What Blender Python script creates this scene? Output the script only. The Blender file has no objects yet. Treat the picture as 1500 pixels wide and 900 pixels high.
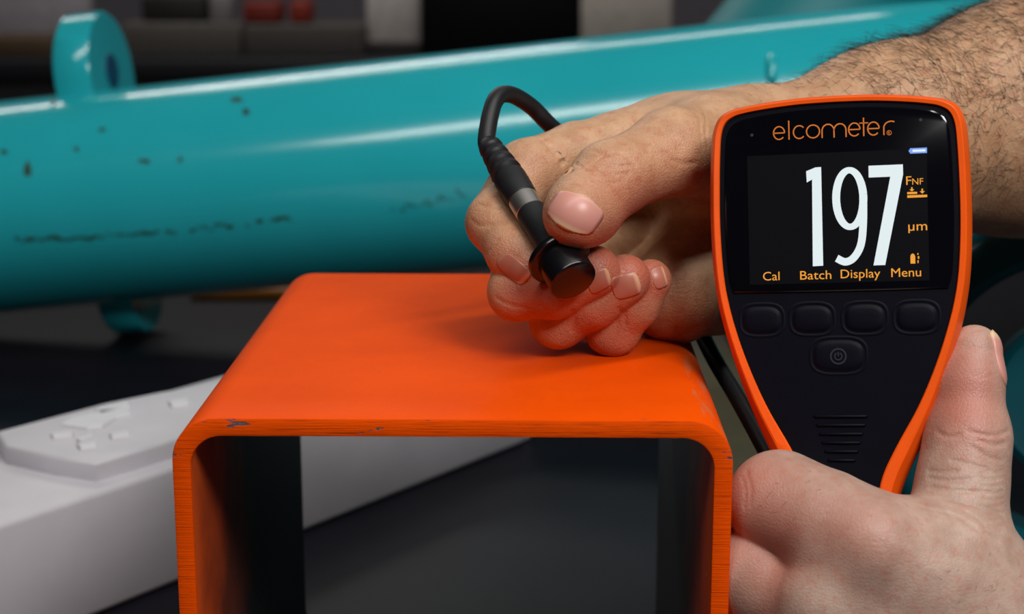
import bpy, bmesh, math, random
import numpy as np
from mathutils import Vector, Matrix

random.seed(7); np.random.seed(7)
C = bpy.context.scene.collection
sc = bpy.context.scene
# ------------------------------------------------------------------ camera, light, exposure
F = 2400.0                                   # focal length for a 1500 px wide frame
TH = math.atan(535 / F)                      # pitch below the horizon
ct, st = math.cos(TH), math.sin(TH)
CAM = np.array([0.0, -418.0, 273.8])         # millimetres
cd = bpy.data.cameras.new('camera'); cam = bpy.data.objects.new('camera', cd); C.objects.link(cam)
cam.location = CAM / 1000; cam.rotation_euler = (math.pi / 2 - TH, 0, 0)
cd.sensor_width = 36; cd.lens = 57.6; cd.clip_start = 0.02; cd.clip_end = 50
cd.dof.use_dof = True; cd.dof.focus_distance = 0.475; cd.dof.aperture_fstop = 14
sc.camera = cam

w = bpy.data.worlds.new('world'); sc.world = w; w.use_nodes = True
w.node_tree.nodes['Background'].inputs[0].default_value = (0.55, 0.6, 0.7, 1)
w.node_tree.nodes['Background'].inputs[1].default_value = 0.012

def area(name, loc, target, sx, sy, power, col=(1, 0.97, 0.92)):
    l = bpy.data.lights.new(name, 'AREA'); l.shape = 'RECTANGLE'; l.size = sx; l.size_y = sy
    l.energy = power; l.color = col
    o = bpy.data.objects.new(name, l); C.objects.link(o); o.location = loc
    d = Vector(target) - Vector(loc)
    o.rotation_euler = d.to_track_quat('-Z', 'Y').to_euler()
    return o
# fluorescent ceiling strips of the workshop, then added lights
main = area('ceiling_strip_light', (-0.02, -0.76, 2.0), (0.36, -0.35, 0.1), 3.1, 0.24, 34)
main.rotation_euler = (math.radians(8), 0, math.radians(34))
area('ceiling_strip_light_rear', (-1.1, 2.6, 1.75), (-0.2, 0.5, 0.1), 2.2, 0.11, 10)
area('added_key_light', (0.30, -0.52, 0.70), (0.05, 0.05, 0.16), 0.26, 0.2, 4.3, (1, .98, .97))  # added front light out of frame, brightens the foreground
area('added_counter_light', (0.0, 2.75, 2.3), (0.0, 2.95, 0.0), 2.4, 0.15, 14)  # added unseen light, lifts the things on the back counter
sc.view_settings.view_transform = 'Standard'; sc.view_settings.look = 'None'
sc.view_settings.exposure = 0.0; sc.view_settings.gamma = 1

# ------------------------------------------------------------------ helpers
def ray(px, py):
    u = (px - 750) / F; v = (450 - py) / F
    return np.array([u, ct + v * st, -st + v * ct])
def P(px, py, d):                            # point d mm deep along the lens axis
    return CAM + d * ray(px, py)
def onz(px, py, z):
    r = ray(px, py); return CAM + r * ((z - CAM[2]) / r[2])

def lin(h):
    h = h.lstrip('#'); o = []
    for i in (0, 2, 4):
        v = int(h[i:i + 2], 16) / 255
        o.append(v / 12.92 if v <= 0.04045 else ((v + 0.055) / 1.055) ** 2.4)
    return (*o, 1)

class NT:
    def __init__(s, name):
        s.m = bpy.data.materials.new(name); s.m.use_nodes = True
        s.t = s.m.node_tree; s.b = s.t.nodes['Principled BSDF']
    def n(s, typ, **kw):
        nd = s.t.nodes.new(typ)
        for k, v in kw.items():
            if k in nd.inputs: nd.inputs[k].default_value = v
            else: setattr(nd, k, v)
        return nd
    def l(s, a, b): s.t.links.new(a, b)
    def set(s, **kw):
        for k, v in kw.items(): s.b.inputs[k.replace('_', ' ')].default_value = v
    def coord(s, scale=(1, 1, 1)):
        tc = s.n('ShaderNodeTexCoord'); mp = s.n('ShaderNodeMapping'); mp.inputs['Scale'].default_value = scale
        s.l(tc.outputs['Object'], mp.inputs[0]); return mp.outputs[0]
    def noise(s, scale, detail=4, vec=None, rough=0.55):
        nd = s.n('ShaderNodeTexNoise', Scale=scale, Detail=detail, Roughness=rough)
        s.l(vec if vec is not None else s.coord(), nd.inputs['Vector']); return nd.outputs['Fac']
    def ramp(s, fac, stops):
        r = s.n('ShaderNodeValToRGB'); e = r.color_ramp.elements
        while len(e) < len(stops): e.new(0.5)
        for el, (p, c) in zip(e, stops): el.position = p; el.color = c if len(c) == 4 else (*c, 1)
        s.l(fac, r.inputs[0]); return r.outputs[0]
    def math(s, op, a, b=None, clamp=False):
        m = s.n('ShaderNodeMath', operation=op); m.use_clamp = clamp
        for i, v in enumerate((a, b)):
            if v is None: continue
            if isinstance(v, (int, float)): m.inputs[i].default_value = v
            else: s.l(v, m.inputs[i])
        return m.outputs[0]
    def mix(s, fac, a, b):
        m = s.n('ShaderNodeMix', data_type='RGBA')
        for sock, v in ((m.inputs[0], fac), (m.inputs[6], a), (m.inputs[7], b)):
            if isinstance(v, (tuple, float, int)): sock.default_value = v
            else: s.l(v, sock)
        return m.outputs[2]
    def bump(s, h, strength=0.3, dist=0.001):
        b = s.n('ShaderNodeBump', Strength=strength, Distance=dist); s.l(h, b.inputs['Height'])
        s.l(b.outputs[0], s.b.inputs['Normal'])

def plain(name, col, rough=0.5, metal=0.0, var=0.06, scale=60, bump=0.0, spec=0.5):
    M = NT(name); c = lin(col) if isinstance(col, str) else col
    d = tuple(min(1, x * (1 + var * 2)) for x in c[:3]); k = tuple(x * (1 - var * 2) for x in c[:3])
    f = M.noise(scale)
    M.l(M.ramp(f, [(0.3, k), (0.7, d)]), M.b.inputs['Base Color'])
    M.set(Roughness=rough, Metallic=metal); M.b.inputs['Specular IOR Level'].default_value = spec
    if bump: M.bump(M.noise(scale * 12), bump, 0.0005)
    return M.m

def emit(name, col, strength):
    M = NT(name); M.set(Roughness=0.5); M.b.inputs['Specular IOR Level'].default_value = 0.08
    M.b.inputs['Base Color'].default_value = (0, 0, 0, 1)
    M.b.inputs['Emission Color'].default_value = lin(col)
    M.b.inputs['Emission Strength'].default_value = strength
    return M.m

def obj(name, V, Fc, mat, parent=None, smooth=True, mats=None, mid=None, world=None):
    """one mesh object; V in millimetres"""
    me = bpy.data.meshes.new(name)
    me.from_pydata((np.asarray(V, dtype=float) / 1000).tolist(), [], [list(map(int, f)) for f in Fc])
    for m in (mats or [mat]): me.materials.append(m)
    if mid is not None: me.polygons.foreach_set('material_index', mid)
    me.polygons.foreach_set('use_smooth', [smooth] * len(me.polygons)); me.update()
    o = bpy.data.objects.new(name, me); C.objects.link(o)
    if parent is not None: o.parent = parent
    return o

def tag(o, label, cat, group=None, kind=None):
    o['label'] = label; o['category'] = cat
    if group: o['group'] = group
    if kind: o['kind'] = kind
    return o
def empty(name, loc_mm, label, cat, rot=None, group=None):
    o = bpy.data.objects.new(name, None); C.objects.link(o); o.location = np.asarray(loc_mm) / 1000
    o.empty_display_size = 0.02
    if rot is not None: o.rotation_euler = rot
    return tag(o, label, cat, group)

def fix(o):
    bm = bmesh.new(); bm.from_mesh(o.data); bmesh.ops.recalc_face_normals(bm, faces=bm.faces); bm.to_mesh(o.data); bm.free(); return o
def sharp(o, ang=35):
    me = o.data; me.polygons.foreach_set('use_smooth', [True] * len(me.polygons))
    me.set_sharp_from_angle(angle=math.radians(ang)); return o

def box(name, lo, hi, mat, parent=None, bev=1.0, seg=2):
    bm = bmesh.new(); bmesh.ops.create_cube(bm, size=1)
    lo = np.array(lo, float); hi = np.array(hi, float)
    for v in bm.verts: v.co = Vector(((np.array(v.co) + 0.5) * (hi - lo) + lo) / 1000)
    if bev: bmesh.ops.bevel(bm, geom=list(bm.edges), offset=bev / 1000, segments=seg, affect='EDGES', profile=0.5)
    me = bpy.data.meshes.new(name); bm.to_mesh(me); bm.free(); me.materials.append(mat)
    o = bpy.data.objects.new(name, me); C.objects.link(o)
    if parent is not None: o.parent = parent
    return sharp(o, 50)

def frame_from(axis):
    a = np.asarray(axis, float); a = a / np.linalg.norm(a)
    h = np.array([0, 0, 1.0]) if abs(a[2]) < 0.9 else np.array([1.0, 0, 0])
    x = np.cross(h, a); x /= np.linalg.norm(x); return x, np.cross(a, x), a

def lathe(o, axis, prof, n=48, cap=True):
    """profile [(t, r)] around axis from o"""
    x, y, a = frame_from(axis); V = []; Fc = []
    for t, r in prof:
        for k in range(n):
            q = 2 * math.pi * k / n
            V.append(o + a * t + r * (x * math.cos(q) + y * math.sin(q)))
    for i in range(len(prof) - 1):
        for k in range(n):
            k2 = (k + 1) % n; Fc.append((i * n + k, i * n + k2, (i + 1) * n + k2, (i + 1) * n + k))
    if cap:
        Fc.append(tuple(range(n))[::-1]); Fc.append(tuple((len(prof) - 1) * n + k for k in range(n)))
    return V, Fc

def spline(pts, n=12):
    pts = [np.asarray(p, float) for p in pts]; out = []
    for i in range(len(pts) - 1):
        p0 = pts[max(i - 1, 0)]; p1 = pts[i]; p2 = pts[i + 1]; p3 = pts[min(i + 2, len(pts) - 1)]
        for k in range(n):
            t = k / n
            out.append(0.5 * (2 * p1 + (p2 - p0) * t + (2 * p0 - 5 * p1 + 4 * p2 - p3) * t * t + (3 * p1 - p0 - 3 * p2 + p3) * t ** 3))
    out.append(pts[-1]); return np.array(out)

def tube(path, rad, n=20):
    path = np.asarray(path, float); m = len(path); rad = np.broadcast_to(rad, (m,))
    T = np.gradient(path, axis=0); T /= np.linalg.norm(T, axis=1)[:, None]
    x, y, a = frame_from(T[0]); V = []; Fc = []
    for i in range(m):
        x = x - T[i] * np.dot(x, T[i]); x /= np.linalg.norm(x); y = np.cross(T[i], x)
        for k in range(n):
            q = 2 * math.pi * k / n; V.append(path[i] + rad[i] * (x * math.cos(q) + y * math.sin(q)))
    for i in range(m - 1):
        for k in range(n):
            k2 = (k + 1) % n; Fc.append((i * n + k, i * n + k2, (i + 1) * n + k2, (i + 1) * n + k))
    Fc.append(tuple(range(n))[::-1]); Fc.append(tuple((m - 1) * n + k for k in range(n)))
    return V, Fc

# ------------------------------------------------------------------ materials
def steel_paint(name, base, dark):
    """orange enamel on steel: striated cut faces, chips along the arrises"""
    M = NT(name)
    tc = M.n('ShaderNodeTexCoord'); sx = M.n('ShaderNodeSeparateXYZ'); M.l(tc.outputs['Object'], sx.inputs[0])
    mott = M.ramp(M.noise(35, 5), [(0.25, lin(dark)), (0.7, lin(base))])
    # saw lines on the cut end
    ln = M.noise(1.0, 3, M.coord((60, 300, 2600)))
    endm = M.math('LESS_THAN', sx.outputs['Y'], 0.0004)
    lines = M.math('MULTIPLY', M.ramp(ln, [(0.30, (1, 1, 1)), (0.42, (0, 0, 0))]), endm)
    col = M.mix(M.math('MULTIPLY', lines, 0.75), mott, lin('#8a2c08'))
    # chips where the enamel broke off the front arris
    arris = M.math('LESS_THAN', sx.outputs['Y'], 0.0013)
    hi = M.math('GREATER_THAN', M.math('ADD', sx.outputs['Z'], M.math('MULTIPLY', M.math('ABSOLUTE', sx.outputs['X']), 0.25)), 0.1492)
    chipn = M.ramp(M.noise(1.0, 4, M.coord((75, 300, 300))), [(0.632, (0, 0, 0)), (0.645, (1, 1, 1))])
    chip = M.math('MULTIPLY', M.math('MULTIPLY', arris, hi), chipn)
    # rubbed paint on the right-hand round
    rub = M.math('MULTIPLY', M.math('MULTIPLY', M.math('GREATER_THAN', sx.outputs['X'], 0.0665), M.math('GREATER_THAN', sx.outputs['Y'], 0.0008)), M.ramp(M.noise(1.0, 6, M.coord((260, 60, 260))), [(0.52, (0, 0, 0)), (0.62, (1, 1, 1))]))
    col = M.mix(M.math('MULTIPLY', rub, 0.55), col, lin('#b2724c'))
    col = M.mix(chip, col, lin('#4a4f56'))
    M.l(col, M.b.inputs['Base Color'])
    M.set(Roughness=0.42); M.b.inputs['Specular IOR Level'].default_value = 0.02
    h = M.math('SUBTRACT', M.math('ADD', M.math('MULTIPLY', ln, endm), M.math('MULTIPLY', M.noise(420, 3), 0.25)), chip)
    M.bump(h, 0.45, 0.0006)
    return M.m
MAT_ORANGE = steel_paint('orange_enamel', '#ea5004', '#dc4804')
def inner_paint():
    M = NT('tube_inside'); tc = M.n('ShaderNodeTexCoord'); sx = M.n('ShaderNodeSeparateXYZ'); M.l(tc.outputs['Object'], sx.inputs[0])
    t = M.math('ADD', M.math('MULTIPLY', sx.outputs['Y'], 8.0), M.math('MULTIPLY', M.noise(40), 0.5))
    M.l(M.ramp(t, [(0.30, lin('#d2500e')), (0.62, lin('#6a2a10')), (0.92, lin('#12121a'))]), M.b.inputs['Base Color'])  # orange overspray at the mouth, its reach widened for the lit glow
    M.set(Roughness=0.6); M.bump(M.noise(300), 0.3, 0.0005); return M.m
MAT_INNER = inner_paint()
def teal_paint(name, dirt=True, c0='#24b0bc', c1='#2abac6', rough=0.17, coat=0.3):
    M = NT(name)
    base = M.ramp(M.noise(6, 3), [(0.3, lin(c0)), (0.7, lin(c1))])
    if dirt:
        s1 = M.ramp(M.noise(55, 3), [(0.735, (0, 0, 0)), (0.76, (1, 1, 1))])
        base = M.mix(M.math('MULTIPLY', s1, 0.8), base, lin('#2f5a50'))
    M.l(base, M.b.inputs['Base Color']); M.set(Roughness=rough)
    M.b.inputs['Coat Weight'].default_value = coat; M.b.inputs['Coat Roughness'].default_value = 0.12
    M.bump(M.noise(50, 3), 0.06, 0.001); return M.m
MAT_TEAL = teal_paint('teal_enamel'); MAT_TEAL2 = teal_paint('teal_enamel_clean', False)
MAT_TEAL_SHADE = teal_paint('shaded_teal_enamel', False, '#0f5864', '#10626e', 0.25, 0.2); MAT_TEALM = teal_paint('matt_teal', False, '#0f757c', '#118088', 0.55, 0.0)  # wheel's teal darkened, the shade around it put into the colour
MAT_GRIME = plain('oily_grime', '#274a38', 0.6)
MAT_WHITE = plain('white_case_plastic', '#c2c0c6', 0.5, 0, 0.02, 40, 0.12)
MAT_WHITE2 = plain('white_raised_plastic', '#d6d5da', 0.45, 0, 0.02, 40)
MAT_BENCH = plain('dark_bench_laminate', '#121119', 0.5, 0, 0.10, 22, 0.15, 0.16)
MAT_BLACKRUB = plain('black_rubber', '#16161a', 0.5, 0, 0.1, 200, 0.1)
MAT_BLACKGLOSS = plain('black_acetal', '#0d0d10', 0.22, 0, 0.05, 100)
MAT_METAL = plain('satin_steel', '#cfccc8', 0.38, 1.0, 0.05, 100)
MAT_BUMPER = plain('orange_bumper_rubber', '#f45a0a', 0.42, 0, 0.03, 80, 0.06, 0.35)
MAT_KEYPAD = plain('navy_black_rubber', '#080913', 0.5, 0, 0.06, 100, 0.05, 0.1)
MAT_GLASS = plain('black_display_window', '#07070c', 0.12, 0, 0.02, 50)
MAT_LCD = emit('lcd_back', '#121217', 0.45)
MAT_WORD = plain('orange_print', '#d9741c', 0.5)
MAT_DIGIT = emit('digit_light', '#e2eef0', 1.0)
MAT_AMBER = emit('amber_light', '#f2a13c', 1.0)
MAT_BLUE = emit('blue_light', '#7fa6f2', 1.0); MAT_ICEWHITE = emit('white_light', '#e8f0ff', 1.0)

# ------------------------------------------------------------------ room
def struct(o): o['kind'] = 'structure'; return o
struct(box('floor', (-3500, -3000, -900), (3500, 4600, -850), plain('floor_vinyl', '#4a4744', 0.5), None, 0))
struct(box('wall_back', (-3500, 4550, -850), (3500, 4600, 2600), plain('back_wall_paint', '#77717a', 0.8), None, 0))

bench = empty('workbench', (0, 500, 0), 'dark grey laminate workbench everything in front stands on', 'workbench')
box('worktop', (-1300, -1150, -38), (1300, 1150, 0), MAT_BENCH, bench, 3)
for sx_ in (-1200, 1200):
    for sy_ in (-1080, 1080):
        box('leg', (sx_ - 30, sy_ - 30, -1350 + 500), (sx_ + 30, sy_ + 30, -38), MAT_BLACKRUB, bench, 2)

# ------------------------------------------------------------------ orange square tube
def rrect(hw, z0, z1, r, n=10):
    pts = []
    for cx_, cz_, a0 in ((hw - r, z1 - r, 0), (-hw + r, z1 - r, 90), (-hw + r, z0 + r, 180), (hw - r, z0 + r, 270)):
        for k in range(n + 1):
            a = math.radians(a0 + 90 * k / n); pts.append((cx_ + r * math.cos(a), cz_ + r * math.sin(a)))
    return pts
def square_tube():
    L = 196; loops = []
    def lp(inset, y):
        r = 12 - inset if inset < 2.5 else max(12 - 5 + (5 - inset) + 1.5, 2)
        return [(x, y, z) for x, z in rrect(75 - inset, inset, 150 - inset, r)]
    seq = [(0, L - .5), (0, 120), (0, 60), (0, 20), (0, .55), (.16, .16), (.55, 0), (4.4, 0), (4.85, .15), (5, .6), (5, 60), (5, 130), (5, L - .5), (4.5, L), (.5, L)]
    V = []; Fc = []; mid = []
    for q in seq: V += lp(*q)
    n = len(V) // len(seq)
    for i in range(len(seq)):
        j = (i + 1) % len(seq)
        for k in range(n):
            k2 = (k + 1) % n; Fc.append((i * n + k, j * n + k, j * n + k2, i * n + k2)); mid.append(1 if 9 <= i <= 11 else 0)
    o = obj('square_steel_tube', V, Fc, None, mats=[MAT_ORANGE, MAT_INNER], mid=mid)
    fix(o); o.location = (-0.0161, 0, 0); o.rotation_euler = (0, 0, -0.0175)
    return tag(sharp(o, 30), 'bright orange painted square steel tube with chipped front edge, standing on the bench', 'steel tube')
square_tube()

# ------------------------------------------------------------------ teal pipe with lugs
A0 = P(0, 305, 1125); A1 = P(700, 235, 1080); AX = (A1 - A0) / np.linalg.norm(A1 - A0); LEN = np.linalg.norm(A1 - A0)
PX, PY, _ = frame_from(AX)                  # PX horizontal, PY up-ish
if PY[2] < 0: PY = -PY
R_P = 72.0
pipe = empty('teal_pipe', A0 + AX * 200 + np.array([0, 0, -95]), 'long glossy teal painted steel pipe sloping up behind the orange tube', 'pipe')
base = A0 + AX * 200 + np.array([0, 0, -95])
def rel(V, o): return np.asarray(V) - o
V, Fc = lathe(A0 - AX * 90, AX, [(0, R_P - 3), (3, R_P)] + [(3 + k * 60, R_P) for k in range(1, 20)] + [(1200, R_P - 3)], 96)
fix(obj('pipe_body', rel(V, base), Fc, MAT_TEAL, pipe)); sharp(bpy.data.objects['pipe_body'], 40)
# small welded tab on the upper flank
def on_pipe(px, py, lift=0.25):
    r = ray(px, py); oc = CAM - A0; d_ = r - AX * np.dot(r, AX); o_ = oc - AX * np.dot(oc, AX)
    a = d_ @ d_; b = 2 * d_ @ o_; c_ = o_ @ o_ - (R_P + lift) ** 2
    return CAM + r * ((-b - math.sqrt(max(b * b - 4 * a * c_, 0))) / (2 * a))
def nub(pts, rad):
    V, Fc = tube(spline([on_pipe(x, y, l) for x, y, l in pts], 6) - base, rad, 14); return fix(obj('welded_tab', V, Fc, MAT_TEAL2, pipe))
nub([(1131, 84, -2), (1131, 90, 1.5), (1131, 112, 1.5), (1131, 120, -2)], 3.2)
# lug plate: a rounded bar across the pipe with a bored ear above and another below
def lug(tc, top, bot, hw, th):
    cen = A0 + AX * tc + PX * (36 if PX[1] > 0 else -36)
    out = []
    for k in range(25):
        a = math.pi * k / 24; out.append((hw * math.cos(a), top - hw + hw * math.sin(a)))
    for k in range(25):
        a = math.pi + math.pi * k / 24; out.append((hw * .8 * math.cos(a), -bot + hw * .8 + hw * .8 * math.sin(a)))
    n = len(out); bv = 1.5
    def off(d):
        c_ = np.array([0, (top - bot) / 2]); o_ = []
        for p in out:
            v = np.array(p) - c_; l = np.linalg.norm(v); o_.append(c_ + v * (l - d) / l)
        return o_
    V = []; Fc = []
    for d, t in ((bv, -th / 2), (0, -th / 2 + bv), (0, th / 2 - bv), (bv, th / 2)):
        for q in off(d): V.append(cen + PX * q[0] + PY * q[1] + AX * t)
    for i in range(3):
        for k in range(n):
            k2 = (k + 1) % n; Fc.append((i * n + k, i * n + k2, (i + 1) * n + k2, (i + 1) * n + k))
    # plain uncut n-gon end faces; a dark disc stands for the hole
    Fc.append(tuple(range(n))[::-1]); Fc.append(tuple(3 * n + k for k in range(n)))
    return cen, V, Fc
tl = np.dot(P(137, 291, 1112) - A0, AX)
zc = (A0 + AX * tl)[2]
cen, V, Fc = lug(tl, 124, zc / PY[2] - 1.8, 43, 25)
lo = fix(obj('lug_plate', rel(V, base), Fc, MAT_TEAL2, pipe)); sharp(lo, 40)
for sgn, hgt, rr in ((1, 124 - 41, 15), (-1, 0, 0)):
    if rr == 0: continue
    V, Fc = lathe(cen + PY * hgt + AX * 11, AX, [(0, 12), (1.9, 12), (2.1, 11), (2.2, 10)], 40)
    fix(obj('bore_disc', rel(V, base), Fc, plain('deep_blue_bore', '#14506e', 0.4), lo))  # dark disc on the ear in place of the open hole's shade
# grime lines along the belly of the pipe and rust specks
rs = np.random.RandomState(3); V = []; Fc = []
def blot(px, py, rx, ry):
    n = 9; i0 = len(V); k = rs.uniform(0.6, 1.3, n)
    for q in range(n):
        a = 2 * math.pi * q / n; V.append(on_pipe(px + rx * k[q] * math.cos(a), py + ry * k[q] * math.sin(a), 0.3) - base)
    Fc.append(tuple(range(i0, i0 + n))[::-1])
for k in range(46):
    t = k / 45; x = 25 + 400 * t
    if rs.rand() < 0.80: blot(x, 352 - 8 * t - 26 * t * t + rs.normal(0, 2.4), rs.uniform(2, 8), rs.uniform(1, 3.4))
for k in range(24):
    t = k / 23; x = 575 + 115 * t
    if rs.rand() < 0.6: blot(x, 306 - 24 * t + rs.normal(0, 3), rs.uniform(1.5, 5), rs.uniform(0.8, 2.5))
for x, y, a, b in ((264, 234, 4, 4), (112, 218, 4, 4), (150, 190, 5, 3), (212, 236, 9, 4), (345, 146, 12, 4), (360, 163, 6, 5), (5, 222, 6, 4), (40, 248, 5, 12), (78, 150, 3, 6)): blot(x, y, a, b)
gr = obj('grime_streak', V, Fc, MAT_GRIME, pipe); gr['kind'] = 'stuff'; gr['label'] = 'dark greenish grime streaks along the pipe'
# branch rising out of the pipe at the right
b0 = P(1110, 210, 1075) + np.array([0, 40, 0]); bd = np.array([0.55, 0.30, 0.78])
x_, y_, a_ = frame_from(bd)
V, Fc = lathe(b0, bd, [(0, 72), (60, 66), (110, 60), (160, 60), (260, 60), (420, 60)], 72)
br = fix(obj('branch_tube', rel(V, base), Fc, MAT_TEALM, pipe)); sharp(br, 40)

# flanged ring at the far right, behind the forearm
rc_ = P(1570, 582, 700); ax_ = np.array([-0.25, -0.95, 0.18]); fl = empty('hand_wheel', (rc_[0], rc_[1], 0), 'teal spoked steel wheel with shade in its colour standing on the bench behind the raised thumb', 'wheel')
ob = np.array([rc_[0], rc_[1], 0.0])
ro_ = rc_[2] / math.sqrt(1 - (ax_[2] / np.linalg.norm(ax_)) ** 2) * 0.985
V, Fc = lathe(rc_ - 22 * ax_, ax_, [(0, 58), (0, ro_ - 6), (6, ro_), (36, ro_), (42, ro_ - 4), (44, ro_ - 10), (44, 62), (40, 58), (10, 58), (0, 58)], 80, False)
sharp(fix(obj('rim', rel(V, ob), Fc, MAT_TEAL_SHADE, fl)), 40)
V, Fc = lathe(rc_ - 24 * ax_, ax_, [(0, 18), (0, 31), (3, 34), (40, 34), (43, 31), (43, 18), (0, 18)], 48, False)
sharp(fix(obj('hub', rel(V, ob), Fc, MAT_TEAL_SHADE, fl)), 40)
fx_, fy_, fa_ = frame_from(ax_)
for k in range(3):
    q_ = math.radians(80 + 120 * k); dv = fx_ * math.cos(q_) + fy_ * math.sin(q_)
    V, Fc = tube([rc_ + dv * 33, rc_ + dv * 59], 8, 16); fix(obj('spoke', rel(V, ob), Fc, MAT_TEAL_SHADE, fl))

# ------------------------------------------------------------------ white case
def white_case():
    A = np.array([-169.1, 223.4, 0]); d = np.array([0.5994, 0.8005, 0]); n = np.array([-0.8005, 0.5994, 0])   # n points away from the seen face
    t = empty('white_case', A, 'pale grey-white plastic case with raised lid lying behind the orange tube', 'case', (0, 0, math.atan2(d[1], d[0])))
    # local x along d, local y along n
    box('body', (-160, 0, 0), (296, 96, 53.6), MAT_WHITE, t, 3, 3)
    lidv = [(6, 9.5), (30, 8.6), (150, 6.5), (292, 6), (292, 66), (150, 63), (122, 64), (96, 72), (66, 78), (8, 80), (-2, 60), (1, 30)]
    V = []; Fc = []; k = len(lidv); cxy = np.mean(lidv, axis=0)
    for s_, z in ((1, 53.6), (1, 60.5), (.992, 61.6), (.98, 62)):
        for q in lidv: p = cxy + (np.array(q) - cxy) * s_; V.append((p[0], p[1], z))
    for i in range(3):
        for j in range(k): Fc.append((i * k + j, i * k + (j + 1) % k, (i + 1) * k + (j + 1) % k, (i + 1) * k + j))
    Fc.append(tuple(3 * k + j for j in range(k)))
    lid = sharp(fix(obj('lid', V, Fc, MAT_WHITE, t)), 40)
    def loc(px, py, z=62):
        p = onz(px, py, z) - A; return p @ d, p @ n
    # raised pads moulded on the lid
    for q in (((88, 625), (104, 616), (150, 606), (192, 601), (194, 611), (170, 616), (150, 628), (128, 631)),
              ((140, 604), (188, 592), (192, 600), (146, 611)),
              ((74, 640), (108, 637), (106, 643), (78, 645)), ((112, 655), (140, 652), (142, 658), (118, 661)),
              ((160, 640), (188, 636), (190, 642), (164, 645)), ((246, 592), (274, 588), (278, 596), (252, 599)),
              ((112, 648), (134, 641), (138, 645), (118, 652))):
        L_ = [loc(*p) for p in q]; k = len(L_); cq = np.mean(L_, axis=0)
        V = [(x, y, 61.5) for x, y in L_] + [(x, y, 63.2) for x, y in L_] + [tuple(cq + (np.array(p) - cq) * .92) + (63.8,) for p in L_]
        Fc = [(i * k + j, i * k + (j + 1) % k, (i + 1) * k + (j + 1) % k, (i + 1) * k + j) for i in range(2) for j in range(k)] + [tuple(2 * k + j for j in range(k))]
        fix(obj('raised_pad', V, Fc, MAT_WHITE2, lid, False))
    box('end_cap', (296, 2, 0), (304, 94, 50), MAT_WHITE2, t, 2)
white_case()
o = box('wooden_strip', (-252, 836, 0), (60, 862, 8), plain('ochre_wood', '#b06a1c', 0.6, 0, 0.1, 30), None, 1.5)
tag(o, 'ochre wooden strip lying on the bench under the teal pipe', 'wood strip')

# ------------------------------------------------------------------ blurred workshop behind
def px_box(name, x0, x1, y0, y1, d, depth, mat, label, cat, bev=4, group=None, ybot=None):
    a = P(x0, y1, d); b = P(x1, y0, d); yy = a[1]
    o = box(name, (a[0], yy, a[2] if ybot is None else ybot), (b[0], yy + depth, b[2]), mat, None, bev)
    return tag(o, label, cat, group)
ctop = P(300, 88, 3200)[2]; cY = P(300, 88, 3200)[1]
counter = empty('back_counter', (0, cY, -850), 'long dark counter along the back of the workshop', 'counter')
box('worktop', (-1500, 0, 850 + ctop - 40), (1700, 700, 850 + ctop), plain('dark_counter_top', '#16151d', 0.6), counter, 4)
box('front_panel', (-1480, 30, 0), (1680, 60, 850 + ctop - 40), plain('dark_counter_front', '#1b1a20', 0.7), counter, 3)
Y3 = 3290
def bg(name, x0, x1, y0, hmm, mat, label, cat, d=Y3, depth=160, group=None, base=None):
    a = P(x0, y0, d); b = P(x1, y0, d); z0 = ctop if base is None else base
    o = box(name, (a[0], a[1], z0), (b[0], a[1] + depth, z0 + hmm if hmm else a[2]), mat, None, 5)
    return tag(o, label, cat, group)
case_top = P(300, 34, Y3)[2]
bg('equipment_case', 178, 352, 34, 0, plain('taupe_case', '#5f5a55', 0.7), 'long taupe equipment case on the back counter, beside the pipe lug', 'case')
bg('equipment_case', 356, 532, 36, 0, plain('taupe_case_dark', '#544f4c', 0.7), 'taupe equipment case on the back counter under the red boxes', 'case')
bg('red_box', 356, 408, 4, 0, plain('red_card', '#8a2410', 0.6), 'wider dark red box on the taupe case', 'box', Y3 + 20, 100, None, case_top)
bg('red_box', 424, 452, 3, 0, plain('red_card_b', '#9a2a12', 0.6), 'narrow dark red box beside the wider red one', 'box', Y3 + 20, 100, None, case_top)
bg('white_carton', 536, 616, -22, 0, plain('white_card', '#d6ccc8', 0.7), 'upright whitish carton between taupe case and black cabinet', 'carton', Y3 + 90, 120, None, P(560, 64, Y3 + 90)[2])
bg('carton_stand', 532, 618, 63, 0, plain('dark_stand', '#2b2626', 0.7), 'low dark stand under the whitish carton', 'stand', Y3 + 60, 180)
bg('black_cabinet', 618, 848, -60, 0, plain('black_cabinet', '#08080e', 0.6, spec=0.15), 'tall black cabinet behind the teal pipe', 'cabinet', Y3, 300)
bg('beige_carton', 852, 985, -14, 0, plain('beige_card', '#cfc4bb', 0.7), 'pale beige carton right of the black cabinet', 'carton', Y3, 200)
bg('wood_block', -30, 76, 54, 0, plain('brown_wood', '#5a4530', 0.7), 'brown wooden block at the left end of the back counter', 'wood block')
bg('grey_board', -60, 128, -40, 0, plain('grey_panel', '#b0a8b0', 0.7), 'mauve grey upright panel behind the wooden block', 'panel', Y3 + 230, 40)
bg('instrument_box', 206, 300, -6, 0, plain('black_instrument', '#26211f', 0.6), 'dark instrument box on the longer taupe case', 'box', Y3 + 40, 100, None, case_top)
bg('grey_tin', 306, 338, -8, 0, plain('grey_tin', '#8d8789', 0.6), 'small grey tin between instrument box and red box', 'tin', Y3 + 40, 60, None, case_top)
o = box('khaki_patch', (92, 330, 0), (150, 760, 2), plain('khaki_tone', '#57523c', 0.7, 0, 0.05, 40), None, .5)  # added flat patch carrying the bench's khaki tone
tag(o, 'flat khaki patch on the bench beside the orange tube, under the cable', 'card')
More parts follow.
